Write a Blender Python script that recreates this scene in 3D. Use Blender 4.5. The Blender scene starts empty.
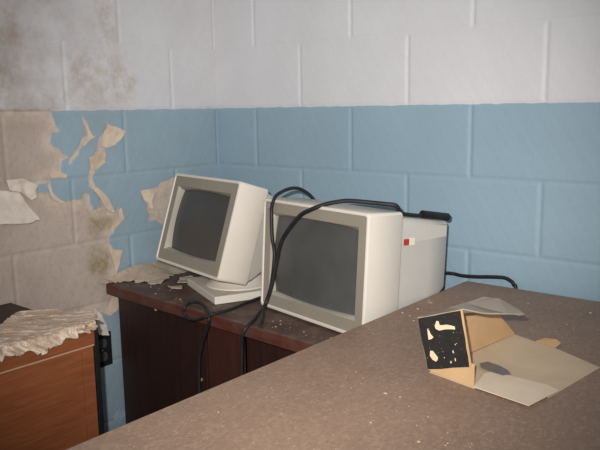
import bpy, bmesh, math, random
import numpy as np
from mathutils import Vector, Matrix, noise
random.seed(7); rng = np.random.default_rng(7)
S = bpy.context.scene
COL = S.collection
PAINT_LINE = 1.2192          # top of the blue dado: six courses of block
BW, BH = 0.4064, 0.2032      # block module

# ------------------------------------------------------------------ materials
def lin(c):
    return tuple((v/255/12.92 if v/255 <= .04045 else ((v/255+.055)/1.055)**2.4) for v in c)+(1,)
class NT:
    def __init__(s, name):
        s.m = bpy.data.materials.new(name); s.m.use_nodes = True
        s.t = s.m.node_tree; s.n = s.t.nodes; s.b = s.n['Principled BSDF']
        s.co = s.n.new('ShaderNodeTexCoord').outputs['Object']
    def link(s, a, b): s.t.links.new(a, b)
    def map(s, scale=(1,1,1), rot=(0,0,0)):
        m = s.n.new('ShaderNodeMapping'); m.inputs['Scale'].default_value = scale; m.inputs['Rotation'].default_value = rot
        s.link(s.co, m.inputs['Vector']); return m.outputs[0]
    def noise(s, scale, detail=4, rough=.55, vec=None, dist=0):
        x = s.n.new('ShaderNodeTexNoise'); x.inputs['Scale'].default_value = scale; x.inputs['Detail'].default_value = detail
        x.inputs['Roughness'].default_value = rough; x.inputs['Distortion'].default_value = dist
        s.link(vec if vec else s.co, x.inputs['Vector']); return x.outputs['Fac']
    def ramp(s, f, lo, hi):
        r = s.n.new('ShaderNodeMapRange'); r.inputs[1].default_value = lo; r.inputs[2].default_value = hi
        s.link(f, r.inputs[0]); return r.outputs[0]
    def math(s, op, a, b):
        r = s.n.new('ShaderNodeMath'); r.operation = op
        for i, v in enumerate((a, b)):
            if isinstance(v, (int, float)): r.inputs[i].default_value = v
            else: s.link(v, r.inputs[i])
        return r.outputs[0]
    def mix(s, f, a, b):
        x = s.n.new('ShaderNodeMix'); x.data_type = 'RGBA'
        if isinstance(f, (int, float)): x.inputs[0].default_value = f
        else: s.link(f, x.inputs[0])
        for i, v in ((6, a), (7, b)):
            if isinstance(v, tuple): x.inputs[i].default_value = lin(v) if len(v) == 3 else v
            else: s.link(v, x.inputs[i])
        return x.outputs[2]
    def attr(s, name):
        a = s.n.new('ShaderNodeAttribute'); a.attribute_name = name; return a.outputs['Fac']
    def bump(s, f, strength=.3, dist=.002):
        b = s.n.new('ShaderNodeBump'); b.inputs['Strength'].default_value = strength; b.inputs['Distance'].default_value = dist
        s.link(f, b.inputs['Height']); s.link(b.outputs[0], s.b.inputs['Normal'])
    def out(s, col, rough=.6, spec=.4):
        if isinstance(col, tuple): s.b.inputs['Base Color'].default_value = lin(col)
        else: s.link(col, s.b.inputs['Base Color'])
        s.b.inputs['Roughness'].default_value = rough; s.b.inputs['Specular IOR Level'].default_value = spec
        return s.m
def plain(name, c, c2=None, scale=12, rough=.55, spec=.4, bump=0, bscale=200, vec=None):
    n = NT(name)
    v = n.map(vec) if vec else None
    col = n.mix(n.ramp(n.noise(scale, 5, .6, v), .35, .68), c, c2) if c2 else c
    if bump: n.bump(n.noise(bscale, 3, .6, v), bump, .001)
    return n.out(col, rough, spec)

def wall_material(name):
    n = NT(name)
    sep = n.n.new('ShaderNodeSeparateXYZ'); n.link(n.co, sep.inputs[0])
    z = sep.outputs['Z']
    wob = n.math('MULTIPLY', n.math('SUBTRACT', n.noise(22, 4), .5), .008)
    up = n.ramp(n.math('ADD', z, wob), PAINT_LINE-.0012, PAINT_LINE+.0012)
    blue = n.mix(n.ramp(n.noise(2.4, 5, .6), .3, .7), C_BLUE, C_BLUE2)
    white = n.mix(n.ramp(n.noise(3, 5, .6), .3, .7), C_WHITE, C_WHITE2)
    paint = n.mix(up, blue, white)
    # bare block under the paint
    bare = n.mix(n.ramp(n.noise(5, 6, .65), .32, .68), C_BARE, C_BARE2)
    bare = n.mix(n.math('MULTIPLY', n.ramp(n.noise(60, 5, .7), .52, .72), .55), bare, C_BARE3)
    olive = n.math('MULTIPLY', n.attr('olive'), n.ramp(n.noise(28, 5, .7), .35, .6))
    bare = n.mix(olive, bare, C_OLIVE)
    bare = n.mix(n.math('MULTIPLY', n.attr('cream'), n.math('MULTIPLY', n.ramp(n.noise(34, 5, .7), .32, .62), .75)), bare, C_CREAM)
    col = n.mix(n.ramp(n.attr('peel'), .35, .65), paint, bare)
    stain = n.math('MULTIPLY', n.attr('stain'), n.ramp(n.noise(20, 6, .7), .42, .66))
    col = n.mix(n.math('MULTIPLY', stain, .75), col, C_STAIN)
    grime_shade = n.math('MULTIPLY', n.attr('grime_shade'), n.ramp(n.noise(7, 6, .7), .25, .7))
    col = n.mix(grime_shade, col, C_GRIME_SHADE)
    n.bump(n.noise(130, 5, .7), .25, .0025)
    return n.out(col, .55, .35)

# ------------------------------------------------------------------ mesh helpers
def link_mesh(name, bm, mat, parent=None, smooth=False, auto=None):
    me = bpy.data.meshes.new(name)
    bmesh.ops.recalc_face_normals(bm, faces=bm.faces)
    bm.to_mesh(me); bm.free()
    for m in (mat if isinstance(mat, (list, tuple)) else [mat]): me.materials.append(m)
    if smooth: me.polygons.foreach_set('use_smooth', [True]*len(me.polygons))
    o = bpy.data.objects.new(name, me); COL.objects.link(o)
    if parent is not None: o.parent = parent
    if auto: 
        try: me.set_sharp_from_angle(angle=math.radians(auto))
        except Exception: pass
    return o
def tag(o, label=None, cat=None, group=None, kind=None):
    for k, v in (('label', label), ('category', cat), ('group', group), ('kind', kind)):
        if v: o[k] = v
    return o
def empty(name, loc, label, cat, group=None, rz=0):
    o = bpy.data.objects.new(name, None); COL.objects.link(o)
    o.empty_display_size = .05; o.location = loc; o.rotation_euler = (0, 0, rz)
    return tag(o, label, cat, group)
def box(bm, lo, hi, bevel=0, mi=0, seg=2):
    r = bmesh.ops.create_cube(bm, size=1)
    vs = r['verts']
    for v in vs: v.co = Vector(((lo[i]+hi[i])/2+v.co[i]*(hi[i]-lo[i]) for i in range(3)))
    fs = {f for v in vs for f in v.link_faces}
    for f in fs: f.material_index = mi
    if bevel:
        es = list({e for v in vs for e in v.link_edges})
        bmesh.ops.bevel(bm, geom=es, offset=bevel, segments=seg, profile=.5, affect='EDGES')
    return bm
def rrect(w0, w1, h0, h1, r, n=5):
    pts = []
    for cx, cy, a0 in ((w1-r, h1-r, 0), (w0+r, h1-r, 90), (w0+r, h0+r, 180), (w1-r, h0+r, 270)):
        for k in range(n+1):
            a = math.radians(a0+90*k/n); pts.append((cx+r*math.cos(a), cy+r*math.sin(a)))
    return pts
def loft(bm, rings, cap0=False, cap1=False, mi=0):
    R = [[bm.verts.new(p) for p in r] for r in rings]
    n = len(R[0])
    for a, b in zip(R, R[1:]):
        for i in range(n):
            f = bm.faces.new((a[i], a[(i+1) % n], b[(i+1) % n], b[i])); f.material_index = mi
    if cap0: bm.faces.new(R[0]).material_index = mi
    if cap1: bm.faces.new(list(reversed(R[-1]))).material_index = mi
    return bm
def spline(P, sub=8):
    P = [Vector(p) for p in P]; out = []
    for i in range(len(P)-1):
        p0 = P[max(i-1, 0)]; p1 = P[i]; p2 = P[i+1]; p3 = P[min(i+2, len(P)-1)]
        for k in range(sub):
            t = k/sub
            out.append(.5*((2*p1)+(p2-p0)*t+(2*p0-5*p1+4*p2-p3)*t*t+(3*p1-p0-3*p2+p3)*t**3))
    out.append(P[-1]); return out
def tube(bm, P, r, n=10, sub=8, mi=0):
    Q = spline(P, sub); rings = []
    up = Vector((0.3, .2, 1)).normalized()
    for i, q in enumerate(Q):
        t = (Q[min(i+1, len(Q)-1)]-Q[max(i-1, 0)]).normalized()
        a = (up-t*up.dot(t))
        if a.length < 1e-3: a = t.orthogonal()
        a.normalize(); up = a; b = t.cross(a)
        rings.append([q+r*(math.cos(2*math.pi*k/n)*a+math.sin(2*math.pi*k/n)*b) for k in range(n)])
    return loft(bm, rings, True, True, mi)
def sheet(bm, pts, cuts=2, thick=.0015, disp=None, rough=0, edge_sub=0):
    """a thin sheet with the outline pts (3-D), subdivided, displaced by disp(co), given thickness"""
    P = [Vector(p) for p in pts]
    if edge_sub:
        Q = []
        for i, p in enumerate(P):
            q = P[(i+1) % len(P)]
            for k in range(edge_sub):
                v = p.lerp(q, k/edge_sub)
                if k: v = v+Vector((random.uniform(-1, 1), random.uniform(-1, 1), random.uniform(-1, 1)))*rough
                Q.append(v)
        P = Q
    vs = [bm.verts.new(p) for p in P]
    f = bm.faces.new(vs)
    bmesh.ops.triangulate(bm, faces=[f], quad_method='BEAUTY', ngon_method='BEAUTY')
    for _ in range(cuts):
        bmesh.ops.subdivide_edges(bm, edges=bm.edges[:], cuts=1, use_grid_fill=True)
    if disp:
        for v in bm.verts: v.co = disp(v.co.copy())
    bmesh.ops.recalc_face_normals(bm, faces=bm.faces[:])
    bm.normal_update()
    top = {v: v.normal.copy() for v in bm.verts}; faces = bm.faces[:]; rim = [e for e in bm.edges if len(e.link_faces) == 1]
    dup = {v: bm.verts.new(v.co-n*thick) for v, n in top.items()}
    for f in faces: bm.faces.new([dup[v] for v in reversed(f.verts)])
    for e in rim:
        a, b = e.verts
        try: bm.faces.new((a, b, dup[b], dup[a]))
        except ValueError: pass
    return bm
def inpoly(y, z, poly):
    r = np.zeros(y.shape, bool); n = len(poly)
    for i in range(n):
        y0, z0 = poly[i]; y1, z1 = poly[(i+1) % n]
        if z0 == z1: continue
        c = ((z0 > z) != (z1 > z)) & (y < (y1-y0)*(z-z0)/(z1-z0)+y0)
        r ^= c
    return r
def softpoly(a, z, poly, w):
    """1 inside, falling to 0 over w outside (distance to the outline)"""
    ins = inpoly(a, z, poly); d = np.full(a.shape, 9.)
    for i in range(len(poly)):
        p = np.array(poly[i]); q = np.array(poly[(i+1) % len(poly)]); e = q-p
        t = np.clip(((a-p[0])*e[0]+(z-p[1])*e[1])/max(e@e, 1e-9), 0, 1)
        d = np.minimum(d, np.hypot(a-p[0]-t*e[0], z-p[1]-t*e[1]))
    return np.clip(.5+np.where(ins, d, -d)/w, 0, 1)

# outlines on the left wall, (y, z) in metres
PEEL = {
  'A': [(-0.984,1.229),(-0.670,1.223),(-0.665,1.207),(-0.656,1.178),(-0.643,1.157),(-0.672,1.158),(-0.678,1.125),(-0.660,1.114),(-0.641,1.095),(-0.619,1.081),(-0.643,1.074),(-0.651,1.051),(-0.643,1.026),(-0.687,1.024),(-0.691,1.009),(-0.726,1.010),(-0.728,0.986),(-0.697,0.980),(-0.688,0.964),(-0.658,0.946),(-0.619,0.951),(-0.584,0.950),(-0.576,0.968),(-0.558,0.963),(-0.556,0.938),(-0.547,0.911),(-0.525,0.918),(-0.511,0.913),(-0.481,0.900),(-0.462,0.901),(-0.454,0.910),(-0.445,0.873),(-0.491,0.820),(-0.496,0.801),(-0.483,0.776),(-0.456,0.769),(-0.466,0.731),(-0.481,0.690),(-0.453,0.634),(-0.465,0.582),(-0.517,0.561),(-0.569,0.599),(-0.558,0.564),(-0.626,0.492),(-1.081,0.235)],
  'T1': [(-0.567,1.215),(-0.558,1.196),(-0.549,1.172),(-0.543,1.144),(-0.531,1.138),(-0.549,1.129),(-0.564,1.115),(-0.579,1.106),(-0.590,1.095),(-0.605,1.078),(-0.617,1.057),(-0.624,1.061),(-0.612,1.081),(-0.597,1.098),(-0.582,1.116),(-0.570,1.136),(-0.555,1.146),(-0.559,1.166),(-0.564,1.187)],
  'Cc': [(-0.485,1.189),(-0.477,1.173),(-0.455,1.167),(-0.425,1.152),(-0.434,1.134),(-0.459,1.109),(-0.489,1.102),(-0.501,1.093),(-0.505,1.065),(-0.496,1.058),(-0.531,1.035),(-0.544,1.012),(-0.535,0.983),(-0.507,0.961),(-0.490,0.933),(-0.482,0.897),(-0.515,0.904),(-0.519,0.946),(-0.543,0.974),(-0.556,0.988),(-0.558,1.016),(-0.548,1.043),(-0.553,1.077),(-0.535,1.082),(-0.519,1.097),(-0.513,1.128),(-0.493,1.155),(-0.481,1.167)],
  'T2': [(-0.623,1.073),(-0.608,1.087),(-0.586,1.101),(-0.584,1.091),(-0.602,1.074),(-0.617,1.057)],
  'D': [(-0.368,0.953),(-0.347,0.948),(-0.330,0.956),(-0.309,0.957),(-0.288,0.962),(-0.278,0.975),(-0.252,0.976),(-0.225,0.987),(-0.167,0.972),(-0.175,0.823),(-0.261,0.835),(-0.283,0.831),(-0.303,0.847),(-0.337,0.849),(-0.332,0.868),(-0.343,0.887),(-0.338,0.906),(-0.353,0.918),(-0.356,0.935)],
  'E': [(-0.698,1.045),(-0.659,1.045),(-0.640,1.032),(-0.641,1.020),(-0.680,1.020)],
}
OLIVE= [[(-0.566,0.907),(-0.521,0.921),(-0.478,0.897),(-0.468,0.869),(-0.509,0.836),(-0.546,0.829),(-0.570,0.857)], [(-0.568,0.787),(-0.516,0.788),(-0.487,0.767),(-0.499,0.703),(-0.545,0.696),(-0.580,0.725)]]
RUST= [[(-0.510,1.563),(-0.415,1.572),(-0.422,1.424),(-0.484,1.426)], [(-0.598,1.391),(-0.412,1.406),(-0.348,1.314),(-0.385,1.237),(-0.569,1.233),(-0.611,1.309)], [(-0.674,1.262),(-0.594,1.262),(-0.604,1.227),(-0.670,1.225)], [(-0.948,1.602),(-0.729,1.633),(-0.737,1.362),(-0.794,1.224),(-0.985,1.221)]]
FLAPS = {
  'big': [(-0.865,1.006),(-0.793,0.993),(-0.772,0.945),(-0.756,0.913),(-0.791,0.906),(-0.873,0.914)],
  'rump': [(-0.822,1.030),(-0.780,1.032),(-0.745,1.011),(-0.735,0.987),(-0.761,0.969),(-0.790,0.993),(-0.819,1.001)],
  'leaf': [(-0.485,1.189),(-0.477,1.173),(-0.455,1.167),(-0.425,1.152),(-0.434,1.134),(-0.459,1.109),(-0.489,1.102),(-0.507,1.109),(-0.493,1.155),(-0.481,1.167)],
  'strip': [(-0.553,1.077),(-0.535,1.082),(-0.519,1.097),(-0.501,1.093),(-0.505,1.065),(-0.496,1.058),(-0.531,1.035),(-0.548,1.043)],
  'tail': [(-0.535,0.983),(-0.507,0.961),(-0.490,0.933),(-0.482,0.897),(-0.507,0.910),(-0.519,0.946),(-0.543,0.974)],
  'tip': [(-0.462,0.901),(-0.454,0.910),(-0.445,0.873),(-0.483,0.829),(-0.489,0.843),(-0.460,0.875)],
  'curl': [(-0.691,1.015),(-0.684,0.979),(-0.660,0.949),(-0.646,0.948),(-0.666,0.947),(-0.688,0.964),(-0.698,1.001)],
  'pat': [(-0.363,0.953),(-0.330,0.956),(-0.314,0.941),(-0.328,0.919),(-0.322,0.891),(-0.338,0.893),(-0.337,0.910),(-0.353,0.922)],
  'shelf': [(-0.692,1.042),(-0.659,1.042),(-0.636,1.030),(-0.641,1.020),(-0.667,1.025),(-0.687,1.024)],
  'tear': [(-0.555,1.190),(-0.544,1.144),(-0.531,1.138),(-0.553,1.129),(-0.575,1.112),(-0.578,1.118),(-0.559,1.139),(-0.555,1.151)],
  'low': [(-0.498,0.779),(-0.456,0.769),(-0.466,0.731),(-0.481,0.690),(-0.486,0.734)],
  'out': [(-0.567,0.599),(-0.546,0.574),(-0.534,0.531),(-0.533,0.504),(-0.566,0.513),(-0.567,0.553)],
  'scrap': [(-0.478,0.673),(-0.473,0.631),(-0.485,0.580),(-0.517,0.564),(-0.539,0.579),(-0.514,0.603)],
  'bot': [(-0.526,0.213),(-0.475,0.258),(-0.459,0.260),(-0.470,0.214),(-0.505,0.184)],
}
AMB = .25; EXPO = 0.0
LIGHTS = [('window_light', (3.6, -1.6, 1.9), (.5, -.3, .8), 1.6, 1.4, 8, (1, .98, .96))]
FLASH = 134
# ------------------------------------------------------------------ colours
C_BLUE=(152,177,191); C_BLUE2=(144,168,182)
C_WHITE=(221,220,223); C_WHITE2=(211,209,211)
C_BARE=(196,180,168); C_BARE2=(180,164,153); C_BARE3=(150,136,126); C_OLIVE=(150,134,98)
C_CREAM=(216,198,180); C_STAIN=(184,170,148); C_GRIME_SHADE=(140,120,104)

M = {}
M['wall'] = wall_material('painted_block')
n = NT('paint_flake'); M['flake'] = n.out(n.mix(n.ramp(n.noise(18, 5), .35, .65), (214,196,176), (196,176,156)), .7, .25)
n = NT('white_flake'); M['whiteflake'] = n.out(n.mix(n.ramp(n.noise(14, 5), .35, .65), (222,210,198), (206,192,180)), .7, .25)
n = NT('blue_flake'); M['blueflake'] = n.out(n.mix(n.ramp(n.noise(16, 5), .4, .6), (140,166,188), (166,182,196)), .6, .3)
M['floor'] = plain('concrete_floor', (120,114,108), (96,90,84), 4, .8, .2)
M['shell'] = plain('cream_plastic', (226,217,205), (218,208,195), 3, .5, .4, .06, 500)
M['shell2'] = plain('off_white_plastic', (222,214,203), (213,205,193), 3, .5, .4, .06, 500)
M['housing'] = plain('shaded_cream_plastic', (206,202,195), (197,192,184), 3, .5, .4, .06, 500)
M['bezel'] = plain('taupe_plastic', (150,142,128), (142,133,119), 4, .55, .35, .06, 500)
M['bezel_in'] = plain('pale_taupe_plastic', (176,168,156), (168,160,148), 4, .55, .35)
n = NT('screen_glass'); n.out(n.mix(n.ramp(n.noise(4, 5), .3, .7), (62,59,56), (72,69,66)), .24, .5); M['screen'] = n.m
n = NT('dusty_screen_glass'); n.out(n.mix(n.ramp(n.noise(5, 6, .65), .3, .75), (74,74,73), (92,92,90)), .34, .5); M['screen2'] = n.m
M['black'] = plain('black_plastic', (26,25,27), (34,33,35), 20, .45, .4)
M['cord'] = plain('black_rubber', (30,29,31), (40,39,41), 30, .5, .35)
M['grey'] = plain('grey_plastic', (150,145,138), None, 1, .5)
M['red'] = plain('red_sticker', (178,58,40), None, 1, .5)
M['tag'] = plain('cream_sticker', (236,226,206), None, 1, .5)
def wood(name, a, b, c, sc, rough, dirt=None):
    n = NT(name); v = n.map(sc)
    col = n.mix(n.ramp(n.noise(9, 7, .65, v, .6), .3, .7), a, b)
    col = n.mix(n.math('MULTIPLY', n.ramp(n.noise(26, 6, .7, v, .3), .5, .75), .7), col, c)
    if dirt: col = n.mix(n.math('MULTIPLY', n.ramp(n.noise(11, 7, .72), .44, .68), dirt[1]), col, dirt[0])
    return n.out(col, rough, .35)
M['darkwood'] = wood('dark_walnut_laminate', (54,32,27), (40,24,21), (66,40,33), (7,7,.5), .5)
M['redwood'] = wood('reddish_walnut_laminate', (72,40,32), (58,31,26), (84,48,38), (7,7,.5), .5)
M['edge'] = wood('walnut_edge_band', (94,52,42), (76,42,35), (118,66,52), (.6,6,8), .45, ((96,80,70), .6))
M['desktop'] = wood('dusty_walnut_top', (92,70,62), (76,55,48), (104,82,72), (.8,6,6), .6, ((120,104,92), .85))
M['orangewood'] = wood('orange_oak_laminate', (148,88,54), (126,71,44), (164,102,66), (6,.7,9), .42)
M['cabtop'] = wood('dark_cabinet_top', (78,54,42), (54,39,32), (98,70,54), (9,.8,6), .6, ((46,38,34), .8))
M['strip'] = plain('pale_metal_strip', (190,150,120), None, 1, .4)
# worn brown laminate of the long counter: mottled, with pale dust specks
n = NT('brown_speckled_laminate')
col = n.mix(n.ramp(n.noise(3.2, 6, .6), .3, .7), (148,121,102), (131,106,90))
col = n.mix(n.math('MULTIPLY', n.ramp(n.noise(150, 4, .7, n.map((1,.55,1))), .48, .72), .6), col, (172,146,124))
col = n.mix(n.math('MULTIPLY', n.ramp(n.noise(95, 5, .75), .52, .75), .55), col, (100,79,67))
col = n.mix(n.math('MULTIPLY', n.ramp(n.noise(210, 2, .6), .66, .74), .7), col, (205,184,160))
M['counter'] = n.out(col, .55, .35)
M['counteredge'] = plain('brown_laminate_edge', (110,90,78), (94,76,66), 20, .55)
M['counterbody'] = wood('counter_body_wood', (70,46,36), (56,36,28), (82,54,42), (7,7,.6), .5)
M['kraft'] = plain('tan_cardboard', (190,156,118), (178,144,106), 9, .8, .2, .1, 300)
M['kraftgrey'] = plain('grey_brown_cardboard', (206,184,156), (192,170,142), 8, .8, .2, .1, 300)
M['kraftpale'] = plain('pale_cardboard', (224,205,182), (212,192,168), 8, .75, .2)
M['flapgrey'] = plain('grey_cardboard', (156,146,134), (140,130,119), 8, .8, .2, .1, 300)
n = NT('black_printed_card'); M['boxblack'] = n.out(n.mix(n.ramp(n.noise(210, 4, .7), .66, .70), n.mix(n.noise(90, 4), (24,23,24), (44,42,41)), (214,190,160)), .55, .4)
M['torn'] = plain('torn_card', (226,202,172), (208,180,148), 60, .85, .15)
M['tape'] = plain('grey_tape', (118,110,102), (100,93,87), 30, .4)
M['crumb'] = plain('plaster_crumb', (190,168,146), (164,142,122), 60, .9, .1)
n = NT('splintered_plaster')
r1 = n.n.new('ShaderNodeMapping'); r1.inputs['Rotation'].default_value = (0, 0, math.radians(-44)); n.link(n.co, r1.inputs['Vector'])
r2 = n.n.new('ShaderNodeMapping'); r2.inputs['Scale'].default_value = (6, 95, 30); n.link(r1.outputs[0], r2.inputs['Vector'])
v = r2.outputs[0]
col = n.mix(n.ramp(n.noise(1.0, 6, .7, v), .36, .66), (160,128,102), (240,222,202))
col = n.mix(n.math('MULTIPLY', n.ramp(n.noise(14, 5, .7), .42, .66), .55), col, (176,142,112))
col = n.mix(n.math('MULTIPLY', n.ramp(n.noise(26, 5, .7), .55, .7), .8), col, (242,230,218))
n.bump(n.noise(1.2, 6, .7, v), .7, .004); M['splinter'] = n.out(col, .34, .6)
M['plaster'] = plain('fallen_paint', (198,180,160), (170,152,134), 16, .7, .25, .2, 90)

# ------------------------------------------------------------------ setting
def vnoise(a, z, s, seed):
    r = np.random.default_rng(seed); out = np.zeros(a.shape)
    for k in range(7):
        f = s*(1.35**k); th = r.uniform(0, 6.28); ph = r.uniform(0, 6.28)
        out += np.sin((a*math.cos(th)+z*math.sin(th))*f+ph)/(1.1**k)
    return out/4
def build_wall(name, pt, amax, alen, first, odd_first, zlo, zhi, htop, attrs):
    st = .004
    na = int(amax/st); nz = int((zhi-zlo)/st)
    A, Z = np.meshgrid(np.linspace(0, amax, na+1), np.linspace(zlo, zhi, nz+1))
    A = A.ravel(); Z = Z.ravel()
    row = np.floor((Z-PAINT_LINE)/BH).astype(int)
    off = np.where((row % 2 == 1) == odd_first, first, first+BH)      # joints of this course
    da = np.abs((A-off+BW/2) % BW-BW/2)
    dz = np.abs((Z-PAINT_LINE+BH/2) % BH-BH/2)
    g = lambda d, w: np.clip(1-(d-.002)/w, 0, 1)
    depth = np.maximum(.0032*g(da, .006), .0022*g(dz, .006))
    at = attrs(A, Z)
    h = -depth+.0013*(1-np.clip(at['peel']*2-.5, 0, 1))+.0004*vnoise(A, Z, 160, 3)
    co = pt(A, Z, h)
    idx = np.arange((na+1)*(nz+1)).reshape(nz+1, na+1)
    q = np.stack([idx[:-1, :-1], idx[:-1, 1:], idx[1:, 1:], idx[1:, :-1]], -1).reshape(-1, 4)
    ext = []
    for a0, a1, z0, z1 in ((amax, alen, 0, htop), (0, amax, 0, zlo), (0, amax, zhi, htop)):
        ext += [(a0, z0), (a1, z0), (a1, z1), (a0, z1)]
    ea = np.array([e[0] for e in ext]); ez = np.array([e[1] for e in ext])
    nb = len(co); co = np.vstack([co, pt(ea, ez, np.full(len(ea), .001))])
    q = np.vstack([q, np.arange(nb, nb+12).reshape(3, 4)])
    if name == 'wall_left': q = q[:, ::-1]
    me = bpy.data.meshes.new(name)
    me.from_pydata(co.tolist(), [], q.tolist())
    for k, v in at.items():
        a = me.attributes.new(k, 'FLOAT', 'POINT')
        a.data.foreach_set('value', np.concatenate([v, np.zeros(12)]).astype(np.float32))
    me.polygons.foreach_set('use_smooth', [True]*len(me.polygons))
    me.materials.append(M['wall'])
    o = bpy.data.objects.new(name, me); COL.objects.link(o); o['kind'] = 'structure'
    return o
def left_attrs(A, Z):
    y = -A+.006*vnoise(A, Z, 110, 1); z = Z+.005*vnoise(A, Z, 110, 2)
    y2 = -A+.0025*vnoise(A, Z, 200, 1); z2 = Z+.0025*vnoise(A, Z, 200, 2)
    peel = np.zeros(A.shape)
    cream = np.zeros(A.shape)
    for k, P in PEEL.items():
        peel = np.maximum(peel, softpoly(y2, z2, P, .006))
        cream = np.maximum(cream, np.clip(1-(softpoly(y2, z2, P, .10)-.5)/.32, 0, 1) if k != 'D' else .8*np.ones(A.shape))
    inner = np.zeros(A.shape)
    for k in ('A',): inner = np.maximum(inner, np.clip((softpoly(y2, z2, PEEL[k], .10)-.62)/.3, 0, 1))
    cream = np.clip(1-inner, 0, 1)
    ol = np.zeros(A.shape)
    for P in OLIVE: ol = np.maximum(ol, softpoly(y, z, P, .03))
    stn = np.zeros(A.shape)
    for P in RUST: stn = np.maximum(stn, softpoly(y, z, P, .05))
    grime_shade = np.where(Z > PAINT_LINE, .16+.60*np.clip((A-.40)/.42, 0, 1), np.maximum(.24*(1-peel), .55*np.clip((A-.62)/.35, 0, 1)))  # wall grime, plus the light's falloff away from the corner painted into the colour
    return dict(peel=peel, olive=ol, stain=stn, grime_shade=grime_shade, cream=cream)
def back_attrs(A, Z):
    zz = np.zeros(A.shape); return dict(peel=zz, olive=zz, stain=zz, grime_shade=zz, cream=zz)
wall_left = build_wall('wall_left', lambda a, z, h: np.stack([h, -a, z], -1), 1.16, 4.0, .2098, False, .16, 1.76, 2.6, left_attrs)
wall_back = build_wall('wall_back', lambda a, z, h: np.stack([a, -h, z], -1), 1.7, 4.0, .1932, True, .16, 1.76, 2.6, back_attrs)
bm = bmesh.new(); box(bm, (-.1, -4, -.08), (4, .1, 0)); tag(link_mesh('floor', bm, M['floor']), kind='structure')

# curled paint on the left wall
def flap(key, mat, lift, dirv, bulge=.0, cuts=3, sub=3, base=.003, name='paint_curl', rn=.0):
    P = FLAPS[key]; d = Vector(dirv).normalized()
    pr = [p[0]*d.x+p[1]*d.y for p in P]; lo, hi = min(pr), max(pr)
    bm = bmesh.new()
    def disp(c):
        t = ((c.y*d.x+c.z*d.y)-lo)/(hi-lo); t = max(0, min(1, t))
        c.x = base+lift*t*t+bulge*math.sin(math.pi*t)+.002*noise.noise(c*60)+rn*noise.noise(c*38)
        return c
    sheet(bm, [(0, p[0], p[1]) for p in P], cuts, .0012, disp, .0012, sub)
    return link_mesh(name, bm, mat, wall_left)
flap('big', M['whiteflake'], .045, (.35, -1), .006, 4, rn=.004)
flap('rump', M['whiteflake'], .018, (.4, -.3), .012, 4, rn=.014)
flap('leaf', M['flake'], .022, (1, .3), .004)
flap('strip', M['flake'], .017, (.5, 1), .003)
flap('tail', M['flake'], .017, (-.3, -1), .003)
flap('tip', M['flake'], .017, (1, .3), .002)
flap('curl', M['flake'], .014, (1, -.4), .003)
flap('tear', M['flake'], .017, (.3, -1), .003)
flap('pat', M['flake'], .012, (1, -.2), .003)
flap('shelf', M['flake'], .010, (.2, -1), .003)
flap('low', M['flake'], .012, (1, .1), .003)
flap('out', M['whiteflake'], .020, (.3, -1), .004)
flap('scrap', M['flake'], .012, (.6, -1), .003)
flap('bot', M['blueflake'], .006, (.4, 1), .001)

# ------------------------------------------------------------------ power outlet
OY, OZ = -.551, .455
t = empty('power_outlet', (0, OY, OZ), 'black double power outlet on the peeling blue wall strip between cabinet and desk', 'outlet')
bm = bmesh.new(); box(bm, (.001, -.037, -.056), (.007, .037, .056), .002); link_mesh('wall_plate', bm, M['black'], t)
for s in (1, -1):
    bm = bmesh.new()
    loft(bm, [[(d, p[0], p[1]+s*.022) for p in rrect(-.017, .017, -.015, .015, .011)] for d in (.0065, .009)], True, True)
    so = link_mesh('socket', bm, plain('socket_black', (74,72,71), None, 1, .4) if s == 1 else bpy.data.materials['socket_black'], t)
    for yy in (-.006, .006):
        bm = bmesh.new(); box(bm, (.0089, yy-.001, s*.022), (.0094, yy+.001, s*.022+.008)); link_mesh('slot', bm, M['black'], so)
bm = bmesh.new(); loft(bm, [[(d, .003*math.cos(a*.5236), .003*math.sin(a*.5236)) for a in range(12)] for d in (.0065, .0082)], True, True); link_mesh('screw', bm, M['grey'], t)

# ------------------------------------------------------------------ desk in the corner
ZD = .672
t = empty('wooden_desk', (.012, -.527, 0), 'dark walnut desk in the corner carrying the two old monitors', 'desk', rz=-.062)
bm = bmesh.new(); box(bm, (0, 0, ZD-.034), (.985, .512, ZD), .003)
for f in bm.faces:
    c = f.calc_center_median()
    f.material_index = 0 if f.normal.z > .5 else 1
link_mesh('desktop', bm, [M['desktop'], M['edge']], t)
ZT = ZD-.0345
bm = bmesh.new(); box(bm, (.012, .035, .002), (.455, .05, ZT), .0015); fp = link_mesh('front_panel', bm, M['darkwood'], t)
for px, pz in ((.222, .622), (.428, .452)):
    bm = bmesh.new(); r = .005
    loft(bm, [[(px+rr*math.cos(a*.5236), .0352-d, pz+rr*math.sin(a*.5236)) for a in range(12)] for d, rr in ((0, r), (.004, r), (.006, r*.5))], True, True)
    link_mesh('screw_head', bm, M['strip'], fp)
bm = bmesh.new(); box(bm, (.010, .051, .002), (.030, .50, ZT), .0015); link_mesh('side_panel', bm, M['darkwood'], t)
bm = bmesh.new(); box(bm, (.4555, .055, .002), (.4665, .50, ZT), .001); link_mesh('divider_panel', bm, M['darkwood'], t)
bm = bmesh.new(); box(bm, (.467, .033, .002), (.602, .053, ZT), .0015); link_mesh('drawer_panel', bm, M['redwood'], t)
bm = bmesh.new(); box(bm, (.6025, .056, .002), (.955, .072, ZT-.006), .0015); link_mesh('modesty_panel', bm, M['darkwood'], t)
bm = bmesh.new(); box(bm, (.956, .03, .002), (.978, .50, ZT), .0015); link_mesh('side_panel', bm, M['darkwood'], t)

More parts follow.
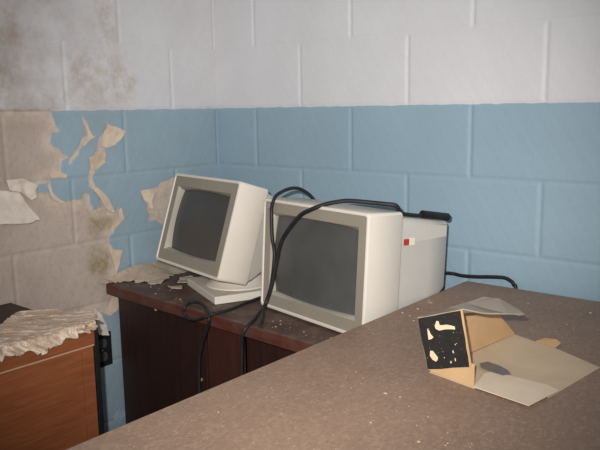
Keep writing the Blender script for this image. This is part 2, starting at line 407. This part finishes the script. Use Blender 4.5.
# ------------------------------------------------------------------ monitors
def frame(o, yaw, tilt):
    u = Vector((math.cos(yaw), math.sin(yaw), 0)); k = Vector((-math.sin(yaw), math.cos(yaw), 0))
    v = Vector((0, 0, 1))*math.cos(tilt)+k*math.sin(tilt); b = k*math.cos(tilt)-Vector((0, 0, 1))*math.sin(tilt)
    o = Vector(o); return lambda x, d, h: o+u*x+b*d+v*h
def monitor(root, F, W, H, D, bz, slope, rec, shell, screen, rear, housing):
    L = Vector(root.location)
    G = lambda x, d, h: F(x, d, h)-L
    ring = lambda ins, d, r, n=6: [G(x, d, h) for x, h in rrect(ins, W-ins, ins, H-ins, max(r, .0015), n)]
    bm = bmesh.new()
    loft(bm, [ring(.009, .010, .005), ring(.009, .002, .006), ring(.0075, 0, .007), ring(.003, 0, .009), ring(.0008, .0015, .010), ring(0, .004, .010),
              ring(.0005, D-.004, .010), ring(.003, D, .010), ring(.02, D, .008)])
    sh = link_mesh('front_shell', bm, shell, root, True, 35)
    bm = bmesh.new()
    def barrel(ins, d, bow, n=12):
        pts = []
        x0, x1, h0, h1 = ins[0], W-ins[1], ins[2], H-ins[3]
        cs = [(x1, h1), (x0, h1), (x0, h0), (x1, h0)]
        nr = [(0, 1), (-1, 0), (0, -1), (1, 0)]
        for i in range(4):
            p, q = cs[i], cs[(i+1) % 4]
            for k in range(n):
                s = k/n; e = bow*(4*s*(1-s))
                pts.append(G(p[0]+(q[0]-p[0])*s+nr[i][0]*e, d, p[1]+(q[1]-p[1])*s+nr[i][1]*e))
        return pts
    i0 = (.0085,)*4
    loft(bm, [barrel(i0, .012, 0), barrel(i0, .0035, 0), barrel(bz, .0035, .0), barrel([a+.001 for a in bz], .0045, .0)])
    link_mesh('bezel', bm, M['bezel'], root, True, 30)
    bm = bmesh.new()
    b2 = [a+slope for a in bz]
    loft(bm, [barrel([a+.001 for a in bz], .0045, 0), barrel(b2, rec, .006), barrel(b2, rec+.012, .006)])
    link_mesh('screen_surround', bm, M['bezel_in'], root, True, 40)
    # bulging picture tube
    bm = bmesh.new(); N = 22; V = {}
    x0, x1, h0, h1 = b2[0], W-b2[1], b2[2], H-b2[3]
    for i in range(N+1):
        for j in range(N+1):
            s, q = i/N, j/N
            bx = .0065*(4*q*(1-q)); bh = .0065*(4*s*(1-s))
            x = (x0-bx)+(x1-x0+2*bx)*s; h = (h0-bh)+(h1-h0+2*bh)*q
            a, c = 2*s-1, 2*q-1
            V[i, j] = bm.verts.new(G(x, rec-.001+.010*(a*a+c*c)*.5, h))
    for i in range(N):
        for j in range(N): bm.faces.new((V[i, j], V[i+1, j], V[i+1, j+1], V[i, j+1]))
    link_mesh('screen', bm, screen, root, True)
    # rear housing: (depth, left, right, bottom, top insets)
    bm = bmesh.new()
    rr = []
    for d, l, r, b, tp in rear:
        rr.append([G(x, d, h) for x, h in rrect(l, W-r, b, H-tp, .012, 6)])
    loft(bm, rr, True, True)
    link_mesh('rear_housing', bm, housing, root, True, 35)
    return G
# the tilted one on its swivel foot
t1 = empty('computer_monitor', (.415, -.320, ZD), 'old cream computer monitor tilted back on a square swivel foot, nearer the peeling wall', 'monitor', 'old monitors on the desk')
F1 = frame((.1436, -.43, .7515), -.2149, .3091)
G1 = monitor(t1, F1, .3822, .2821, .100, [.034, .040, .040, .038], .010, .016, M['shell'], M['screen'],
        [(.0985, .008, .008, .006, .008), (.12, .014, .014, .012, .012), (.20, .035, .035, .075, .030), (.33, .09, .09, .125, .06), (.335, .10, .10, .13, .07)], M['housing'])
uu = Vector((math.cos(-.42), math.sin(-.42), 0)); bb = Vector((-uu.y, uu.x, 0))
bm = bmesh.new(); box(bm, (-.13, -.13, .001), (.13, .13, .024), .003)
for v in bm.verts: v.co = uu*v.co.x+bb*v.co.y+Vector((0, 0, v.co.z))
fo = link_mesh('foot', bm, M['shell2'], t1)
bm = bmesh.new()
def circ(c, r, z, n=40): return [(c[0]+r*math.cos(2*math.pi*k/n), c[1]+r*math.sin(2*math.pi*k/n), z) for k in range(n)]
c0 = (.0, -.012)
loft(bm, [circ(c0, .098, .0235), circ(c0, .097, .027), circ(c0, .088, .031), circ((0, -.004), .070, .048), circ((0, .0), .06, .070)], True, True)
link_mesh('swivel', bm, M['shell'], fo, True, 40)

# the upright one standing flat on the desk
t2 = empty('computer_monitor', (.83, -.34, ZD), 'old cream computer monitor standing straight on the desk with two black cords draped over it', 'monitor', 'old monitors on the desk')
F2 = frame((.5965, -.4306, .6792), -.1957, .0694)
W2, H2 = .4115, .2985
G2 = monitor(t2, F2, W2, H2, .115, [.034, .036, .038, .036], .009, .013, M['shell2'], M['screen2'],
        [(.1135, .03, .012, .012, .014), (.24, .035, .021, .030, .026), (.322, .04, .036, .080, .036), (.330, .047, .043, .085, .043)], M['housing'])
for xx in (.05, W2-.05):
    for dd, zz in ((.025, 0), (.095, 0)):
        q = G2(xx, dd, 0)
        bm = bmesh.new(); loft(bm, [circ((q.x, q.y), .012, .0005, 16), circ((q.x, q.y), .012, q.z+.003, 16)], True, True)
        link_mesh('rubber_foot', bm, M['black'], t2)
# round badge at the upper left of the bezel
bm = bmesh.new()
loft(bm, [[G2(.0185+r*math.cos(a*.314), d, H2-.020+r*math.sin(a*.314)) for a in range(20)] for r, d in ((.0085, .004), (.0085, .0012), (.0075, .0004), (.0062, .0012))], False, True)
link_mesh('round_badge', bm, M['grey'], t2, True, 30)
# vented strip along the upper side of the rear housing
bm = bmesh.new()
for i in range(16):
    d0 = .122+i*.0122
    s = (d0-.1135)/.1985
    tin = .014+s*.022
    rin = min(float(np.interp(k_, (.1135, .24, .322), (.012, .021, .036))) for k_ in (d0, d0+.0098))
    q = [(d0, H2-tin-.010), (d0+.0098, H2-tin-.011), (d0+.0098, H2-.080+.006*s), (d0, H2-.080+.006*s)]
    lo = [bm.verts.new(G2(W2-rin-.004, d, h)) for d, h in q]; hi = [bm.verts.new(G2(W2-rin+.0012, d, h)) for d, h in q]
    bm.faces.new(hi); bm.faces.new(lo)
    for k in range(4): bm.faces.new((lo[k], lo[(k+1) % 4], hi[(k+1) % 4], hi[k]))
link_mesh('vent_slats', bm, M['housing'], t2)
def side_tag(d0, d1, h0, h1, mat, name):
    bm = bmesh.new(); R = .0135
    lo = [bm.verts.new(G2(W2-R-.002, d, h)) for d, h in ((d0, h0), (d1, h0), (d1, h1), (d0, h1))]
    hi = [bm.verts.new(G2(W2-R+.0022, d, h)) for d, h in ((d0, h0), (d1, h0), (d1, h1), (d0, h1))]
    bm.faces.new(lo); bm.faces.new(hi)
    for k in range(4): bm.faces.new((lo[k], lo[(k+1) % 4], hi[(k+1) % 4], hi[k]))
    return link_mesh(name, bm, mat, t2)
tag(side_tag(.134, .1515, H2-.084, H2-.069, M['red'], 'sticker'), 'red sticker')
tag(side_tag(.152, .172, H2-.085, H2-.067, M['tag'], 'sticker'), 'cream sticker')

# ------------------------------------------------------------------ cords
def cord(name, P, r, label, plug=None):
    bm = bmesh.new(); tube(bm, P, r)
    if plug:
        tube(bm, plug, r*2.1, 8, 3)
    o = link_mesh(name, bm, M['cord'], None, True, 60)
    return tag(o, label, 'cord')
cord('electrical_cord', [(.535,-.345,.6765),(.545,-.437,.6765),(.555,-.50,.6765),(.553,-.545,.677),(.535,-.577,.670),(.503,-.573,.656),(.462,-.571,.648),(.438,-.569,.660),(.440,-.567,.678),(.432,-.535,.683),(.465,-.532,.685),(.520,-.560,.684),(.556,-.584,.672),(.549,-.582,.650),(.532,-.576,.625),(.507,-.570,.583),(.492,-.568,.542),(.487,-.567,.492),(.483,-.566,.40),(.480,-.566,.2),(.478,-.57,.006)], .0045,
     'black cord looping over the desk edge below the tilted monitor foot')
cord('electrical_cord', [(.690,-.24,.90),(.682,-.278,.942),(.678,-.300,.975),(.670,-.332,.996),(.663,-.358,1.002),(.656,-.388,.997),(.651,-.415,.985),(.652,-.432,.963),(.656,-.440,.941),(.662,-.446,.879),(.676,-.454,.834),(.668,-.461,.752),(.650,-.464,.700),(.652,-.494,.680),(.683,-.549,.679),(.689,-.578,.671),(.682,-.588,.650),(.674,-.584,.606),(.668,-.582,.509),(.664,-.583,.3),(.66,-.585,.006)], .0048,
     'thin black cord arching over top left corner of the upright monitor and hanging below')
def on2(d, x=.030, up=.0125): return F2(W2-x, d, H2-.014-(d-.1135)*.111)+Vector((0, 0, up))
cb = cord('electrical_cord', [on2(.235, .03, .011), on2(.20, .03, .008), on2(.165, .03, .0075), on2(.135, .028, .010), (1.000,-.372,.981),(.978,-.386,.985),(.956,-.396,.987),(.923,-.412,.990),(.893,-.425,.991),(.866,-.438,.987),(.843,-.449,.981),(.812,-.464,.968),(.770,-.464,.945),(.708,-.457,.880),(.685,-.456,.816),(.668,-.462,.745),(.655,-.468,.705),(.665,-.490,.690),(.690,-.520,.682),(.726,-.570,.680)], .0055,
     'thick black cord sagging across the screen of the upright monitor with its plug on top')
bm = bmesh.new()
tube(bm, [on2(.215, .03), on2(.25, .029), on2(.28, .029), on2(.312, .029)], .0105, 10, 3)
link_mesh('plug', bm, M['black'], cb, True, 60)
cord('electrical_cord', [(.930,-.16,.760),(.950,-.06,.748),(.967,-.020,.7415),(.999,-.020,.7395),(1.042,-.020,.7425),(1.083,-.020,.748),(1.122,-.020,.7515),(1.140,-.022,.7475),(1.154,-.026,.738),(1.164,-.03,.70),(1.17,-.03,.4)], .0052,
     'black cord running from behind the upright monitor along the blue wall and behind the counter')

# ------------------------------------------------------------------ counter
ZC = .7372
t = empty('long_counter', (1.7, -1.3, 0), 'long worn brown laminate counter in the foreground with a torn box on it', 'counter')
bm = bmesh.new(); box(bm, (1.031-1.7, -2.6+1.3, ZC-.034), (2.5-1.7, -.058+1.3, ZC), .002)
for f in bm.faces: f.material_index = 0 if f.normal.z > .5 else 1
link_mesh('countertop', bm, [M['counter'], M['counteredge']], t)
bm = bmesh.new(); box(bm, (1.056-1.7, -2.55+1.3, .002), (2.46-1.7, -.09+1.3, ZC-.0345), .003); link_mesh('body', bm, M['counterbody'], t)

# ------------------------------------------------------------------ low cabinet at left
CX, CY, CZ = .42, -.845, .682
t = empty('wooden_cabinet', (.22, -1.4, 0), 'orange oak cabinet against the left wall heaped with fallen plaster', 'cabinet')
def cb_(lo, hi, bev): 
    bm = bmesh.new(); box(bm, (lo[0]-.22, lo[1]+1.4, lo[2]), (hi[0]-.22, hi[1]+1.4, hi[2]), bev); return bm
bm = cb_((.012, -1.96, CZ-.038), (CX, CY, CZ), .002)
for f in bm.faces: f.material_index = 0 if f.normal.z > .5 else 1
link_mesh('cabinet_top', bm, [M['cabtop'], M['orangewood']], t)
link_mesh('metal_strip', cb_((.03, -1.955, CZ-.0425), (CX-.001, CY-.002, CZ-.0383), .0005), M['strip'], t)
link_mesh('body', cb_((.014, -1.955, .002), (CX-.022, CY-.003, CZ-.0428), .002), M['darkwood'], t)
link_mesh('door', cb_((CX-.0215, -1.95, .03), (CX-.003, CY-.036, CZ-.0435), .0015), M['orangewood'], t)
link_mesh('stile', cb_((CX-.0215, CY-.0355, .002), (CX-.0025, CY-.004, CZ-.0435), .0015), M['orangewood'], t)
link_mesh('shadow_strip', cb_((CX-.04, CY+.0005, .002), (CX-.004, CY+.014, CZ-.006), .002), M['black'], t)  # black strip added in place of the cabinet's shadow on the wall

# ------------------------------------------------------------------ fallen paint and plaster
def nz(c, s, seed=0): return noise.fractal(Vector((c.x*s+seed, c.y*s, c.z*s)), .8, 2.0, 4)
# crumpled sheet on the cabinet
OUT = [(.30,-1.10),(.235,-.995),(.185,-.935),(.150,-.892),(.195,-.850),(.270,-.815),(.325,-.782),(.385,-.812),(.432,-.842),(.440,-.885),(.430,-.930),(.436,-.965),(.447,-.995),(.438,-1.02),(.434,-1.06),(.432,-1.10),(.43,-1.16)]
bm = bmesh.new()
def dsp(c):
    p = (c.x-c.y)*.7071; q = (c.x+c.y)*.7071
    e = .5+.5*nz(c, 16, 3); f = .5+.5*noise.fractal(Vector((p*75, q*9, 4.2)), .8, 2.0, 3)
    edge = max(0, (c.x-.34)/.09)
    c.z = CZ+.004+.007*max(0, e)+.006*max(0, f)+.010*max(0, e)*edge
    if c.x > CX+.001: c.z -= .008+(c.x-CX-.001)*1.0*(1 if c.y < -.9 else .2)
    return c
sheet(bm, [(x, y, CZ+.01) for x, y in OUT], 5, .003, dsp, .006, 4)
tag(link_mesh('plaster_sheet', bm, M['splinter'], None), 'crumpled glossy sheet of fallen plaster and paint lying on the orange cabinet', 'debris')
# sheet in the desk corner, curling up against the wall
def desk_sheet(pts, label, disp, cuts=4, mat='plaster', th=.0015, sub=3, rough=.004):
    bm = bmesh.new(); sheet(bm, pts, cuts, th, disp, rough, sub)
    o = link_mesh('paint_sheet', bm, M[mat], None)
    return tag(o, label, 'debris', 'fallen paint on the desk')
def dd(c):
    c.z = max(c.z+.0018*nz(c, 30, 5), ZD+.0025+.001*nz(c, 50, 1)); c.x = max(c.x, .006); return c
desk_sheet([(.010,-.545,.684),(.012,-.50,.690),(.012,-.435,.706),(.012,-.353,.709),(.012,-.24,.700),(.06,-.215,.676),(.105,-.26,.675),(.09,-.31,.675),(.132,-.365,.676),(.164,-.425,.675),(.142,-.452,.675),(.115,-.44,.676),(.085,-.468,.675),(.06,-.455,.676),(.042,-.492,.675),(.03,-.505,.676),(.022,-.550,.678)],
    'large sheet of fallen paint in the desk corner curling up against the peeling wall', dd)
desk_sheet([(.148,-.335,.674),(.158,-.300,.675),(.195,-.305,.675),(.224,-.365,.674),(.192,-.384,.674)], 'small paint scrap on the desk under the lower edge of the tilted monitor', lambda c: Vector((c.x, c.y, max(ZD+.0018, ZD+.003+.003*nz(c, 40, 2)))), 3)
desk_sheet([(.20,-.43,.674),(.235,-.405,.675),(.262,-.425,.675),(.24,-.445,.674)], 'tiny paint scrap on the desk left of the swivel foot', lambda c: Vector((c.x, c.y, max(ZD+.0018, ZD+.003+.003*nz(c, 40, 4)))), 2)
def crumbs(name, label, N, area, z, smax, avoid=None):
    bm = bmesh.new(); k = 0
    while k < N:
        x = random.uniform(area[0], area[1]); y = random.uniform(area[2], area[3])
        if avoid and avoid(x, y): continue
        k += 1; s = .0012+smax*random.random()**5
        a = random.uniform(0, 6.28); pts = []
        m = random.randint(4, 6)
        for i in range(m):
            th = a+6.283*i/m; q = s*random.uniform(.5, 1.1)
            pts.append((x+q*math.cos(th), y+q*math.sin(th)*.8))
        loft(bm, [[(p[0], p[1], z+.0002) for p in pts], [(x+(p[0]-x)*.7, y+(p[1]-y)*.7, z+.0002+s*.5) for p in pts]], True, True)
    o = link_mesh(name, bm, M['crumb'], None)
    return tag(o, label, 'debris', kind='stuff')
inbox = lambda x, y: 1.24 < x < 1.56 and -.80 < y < -.37
crumbs('plaster_crumbs', 'pale plaster crumbs scattered over the brown counter', 190, (1.05, 1.75, -1.45, -.08), ZC, .0026, inbox)
indesk = lambda x, y: y < -.50-.062*x or (x > .58 and y > -.49) or (.25 < x < .60 and y > -.505)
crumbs('paint_crumbs', 'pale paint crumbs scattered over the dark desk', 90, (.05, .95, -.58, -.40), ZD, .0022, indesk)
for x, y, s, lb in ((1.066,-.314,.0042,'paint chip on the counter close beside the upright monitor, farther of two'), (1.068,-.379,.0036,'paint chip on the counter close beside the upright monitor, nearer of two'), (1.402,-.171,.0034,'paint chip on the counter near the blue wall behind the box')):
    bm = bmesh.new(); pts = [(s*random.uniform(.6, 1.2)*math.cos(a*1.047), s*random.uniform(.6, 1.2)*math.sin(a*1.047)) for a in range(6)]
    loft(bm, [[(x+p[0], y+p[1], ZC+.0003) for p in pts], [(x+p[0]*.8, y+p[1]*.8, ZC+.0016) for p in pts]], True, True)
    tag(link_mesh('paint_chip', bm, M['plaster'], None), lb, 'debris', 'paint chips on the counter')

# ------------------------------------------------------------------ torn cardboard box
BX = .9837       # box measured on a slightly lower plane, brought to the counter's height
t = empty('cardboard_box', (1.389, -.600, ZC), 'torn open cardboard box with a scuffed black end lying on the counter', 'box')
O = Vector((1.38, -.58, .7292))
ZB = .7292
def card(name, pts, mat, th=.0025, disp=None, cuts=0, rough=0, sub=0, parent=None):
    bm = bmesh.new(); sheet(bm, [(Vector(p)-O)*BX for p in pts], cuts, th, (lambda c: (disp(c/BX+O)-O)*BX) if disp else None, rough, sub)
    return link_mesh(name, bm, M[mat] if isinstance(mat, str) else mat, parent or t)
z0 = ZB+.0014
def bow(c):
    c.z = z0+.0004*noise.noise(c*14); return c
card('bottom_panel', [(1.285,-.706,z0),(1.384,-.726,z0),(1.388,-.650,z0),(1.484,-.650,z0),(1.500,-.69,z0),(1.524,-.493,z0),(1.43,-.443,z0),(1.318,-.404,z0)], 'kraftgrey', .0011, bow, 4)
card('front_flap', [(1.385,-.729,z0+.003),(1.372,-.660,z0+.003),(1.380,-.643,z0+.003),(1.482,-.643,z0+.003),(1.506,-.655,z0+.003),(1.491,-.747,z0+.003)], 'kraftpale', .0012, lambda c: Vector((c.x, c.y, z0+.0040+.0003*noise.noise(c*14))), 3)
card('torn_tab', [(1.374,-.423,z0),(1.420,-.440,z0),(1.426,-.426,z0+.008),(1.414,-.416,z0+.010),(1.388,-.410,z0+.006)], 'kraft', .002, None, 1)
L0 = Vector((1.28, -.703, ZB+.003)); ux = Vector((.992, -.121, 0)); TL = Vector((1.257, -.704, .829)); TR = Vector((1.351, -.712, .8635)); BR = Vector((1.373, -.7145, .7615))
card('side_panel', [(1.281,-.700,ZB+.003),(1.318,-.404,ZB+.003),(1.309,-.470,.790),(1.300,-.54,.812),(1.280,-.64,.832),(1.262,-.700,.829)], 'kraft', .0025, None, 2)
card('glue_flap', [(1.285,-.7035,ZB+.002),(1.384,-.7265,ZB+.002),(1.376,-.7105,.768),(1.29,-.699,.768)], 'kraft', .002)
fr = card('end_panel', [L0, BR, TR, TL], 'kraft', .0022)
def onf(s, h, d): 
    p = (L0.lerp(BR, s)).lerp(TL.lerp(TR, s), h); return p+Vector((-.121, -.992, 0))*d
def patch(name, uvs, mat, d, th):
    return card(name, [onf(s, h, d) for s, h in uvs], mat, th, None, 0, 0, 0, fr)
jag = lambda pts: pts
e = [(.012,.018),(.3,.010),(.6,.022),(.962,.018),(.972,.2),(.962,.35),(.975,.5),(.965,.75),(.97,.985),(.7,.99),(.4,.983),(.015,.988),(.008,.6),(.018,.3)]
patch('black_print', e, 'boxblack', .0014, .0008)
tm = [[(.37,.80),(.43,.885),(.47,.87),(.48,.80),(.55,.79),(.63,.79),(.72,.765),(.80,.733),(.80,.685),(.70,.70),(.58,.712),(.45,.705),(.38,.745)],
      [(.17,.567),(.18,.67),(.19,.77),(.225,.733),(.24,.67),(.29,.60),(.25,.575)],
      [(.13,.27),(.16,.364),(.22,.353),(.27,.28),(.31,.215),(.28,.17),(.24,.152),(.17,.197)],
      [(.66,.32),(.68,.33),(.69,.28),(.665,.28)], [(.57,.13),(.59,.15),(.60,.11),(.575,.10)], [(.68,.18),(.70,.19),(.70,.14),(.685,.13)], [(.45,.22),(.465,.225),(.46,.20)], [(.74,.43),(.755,.44),(.755,.41)]]
for q in tm: patch('torn_patch', q, 'torn', .0020, .0005)
# top flap, bent and sagging to the right
bm = bmesh.new()
Q = [(1.257,-.704,.830),(1.284,-.64,.838),(1.322,-.565,.8495),(1.352,-.563,.8505),(1.385,-.572,.843),(1.412,-.585,.836),(1.402,-.603,.839),(1.388,-.64,.846),(1.372,-.675,.853),(1.353,-.711,.8645)]
card('top_flap', Q, 'flapgrey', .0025, lambda c: Vector((c.x, c.y, c.z+.0015*noise.noise(c*20))), 3, .0015, 2)
card('grey_tape', [(1.342,-.617,z0+.0038),(1.350,-.600,z0+.0038),(1.376,-.606,z0+.0038),(1.398,-.618,z0+.0038),(1.412,-.634,z0+.0044),(1.404,-.652,z0+.0056),(1.380,-.648,z0+.0056),(1.356,-.640,z0+.0052)], 'tape', .0006)

# ------------------------------------------------------------------ light and camera
w = bpy.data.worlds.new('World'); S.world = w; w.use_nodes = True
w.node_tree.nodes['Background'].inputs[0].default_value = (.93, .97, 1.0, 1); w.node_tree.nodes['Background'].inputs[1].default_value = AMB
def area(name, loc, target, sx, sy, power, col):
    l = bpy.data.lights.new(name, 'AREA'); l.shape = 'RECTANGLE'; l.size = sx; l.size_y = sy; l.energy = power; l.color = col
    o = bpy.data.objects.new(name, l); COL.objects.link(o); o.location = loc
    o.rotation_euler = (Vector(target)-Vector(loc)).to_track_quat('-Z', 'Y').to_euler(); return o
for a in LIGHTS: area(*a)
# the photographer's flash, a small lamp beside and above the lens whose beam falls off towards its rim
l = bpy.data.lights.new('camera_flash', 'SPOT'); l.energy = FLASH; l.color = (1, .975, .94); l.shadow_soft_size = .012
l.spot_size = math.radians(65); l.spot_blend = .9
o = bpy.data.objects.new('camera_flash', l); COL.objects.link(o); o.location = (1.875, -1.85, 1.275)
o.rotation_euler = (Vector((.72, -.42, .98))-o.location).to_track_quat('-Z', 'Y').to_euler()
cam = bpy.data.cameras.new('Camera'); co = bpy.data.objects.new('Camera', cam); COL.objects.link(co); S.camera = co
cam.sensor_fit = 'HORIZONTAL'; cam.sensor_width = 36; cam.lens = 709.92*36/600; cam.clip_start = .02
co.location = (1.91088, -1.81632, PAINT_LINE-.00054); co.rotation_euler = (1.406229, .016277, .696063)
S.view_settings.view_transform = 'Standard'; S.view_settings.look = 'None'; S.view_settings.gamma = 1; S.view_settings.exposure = EXPO
try: S.view_settings.use_curve_mapping = False
except Exception: pass
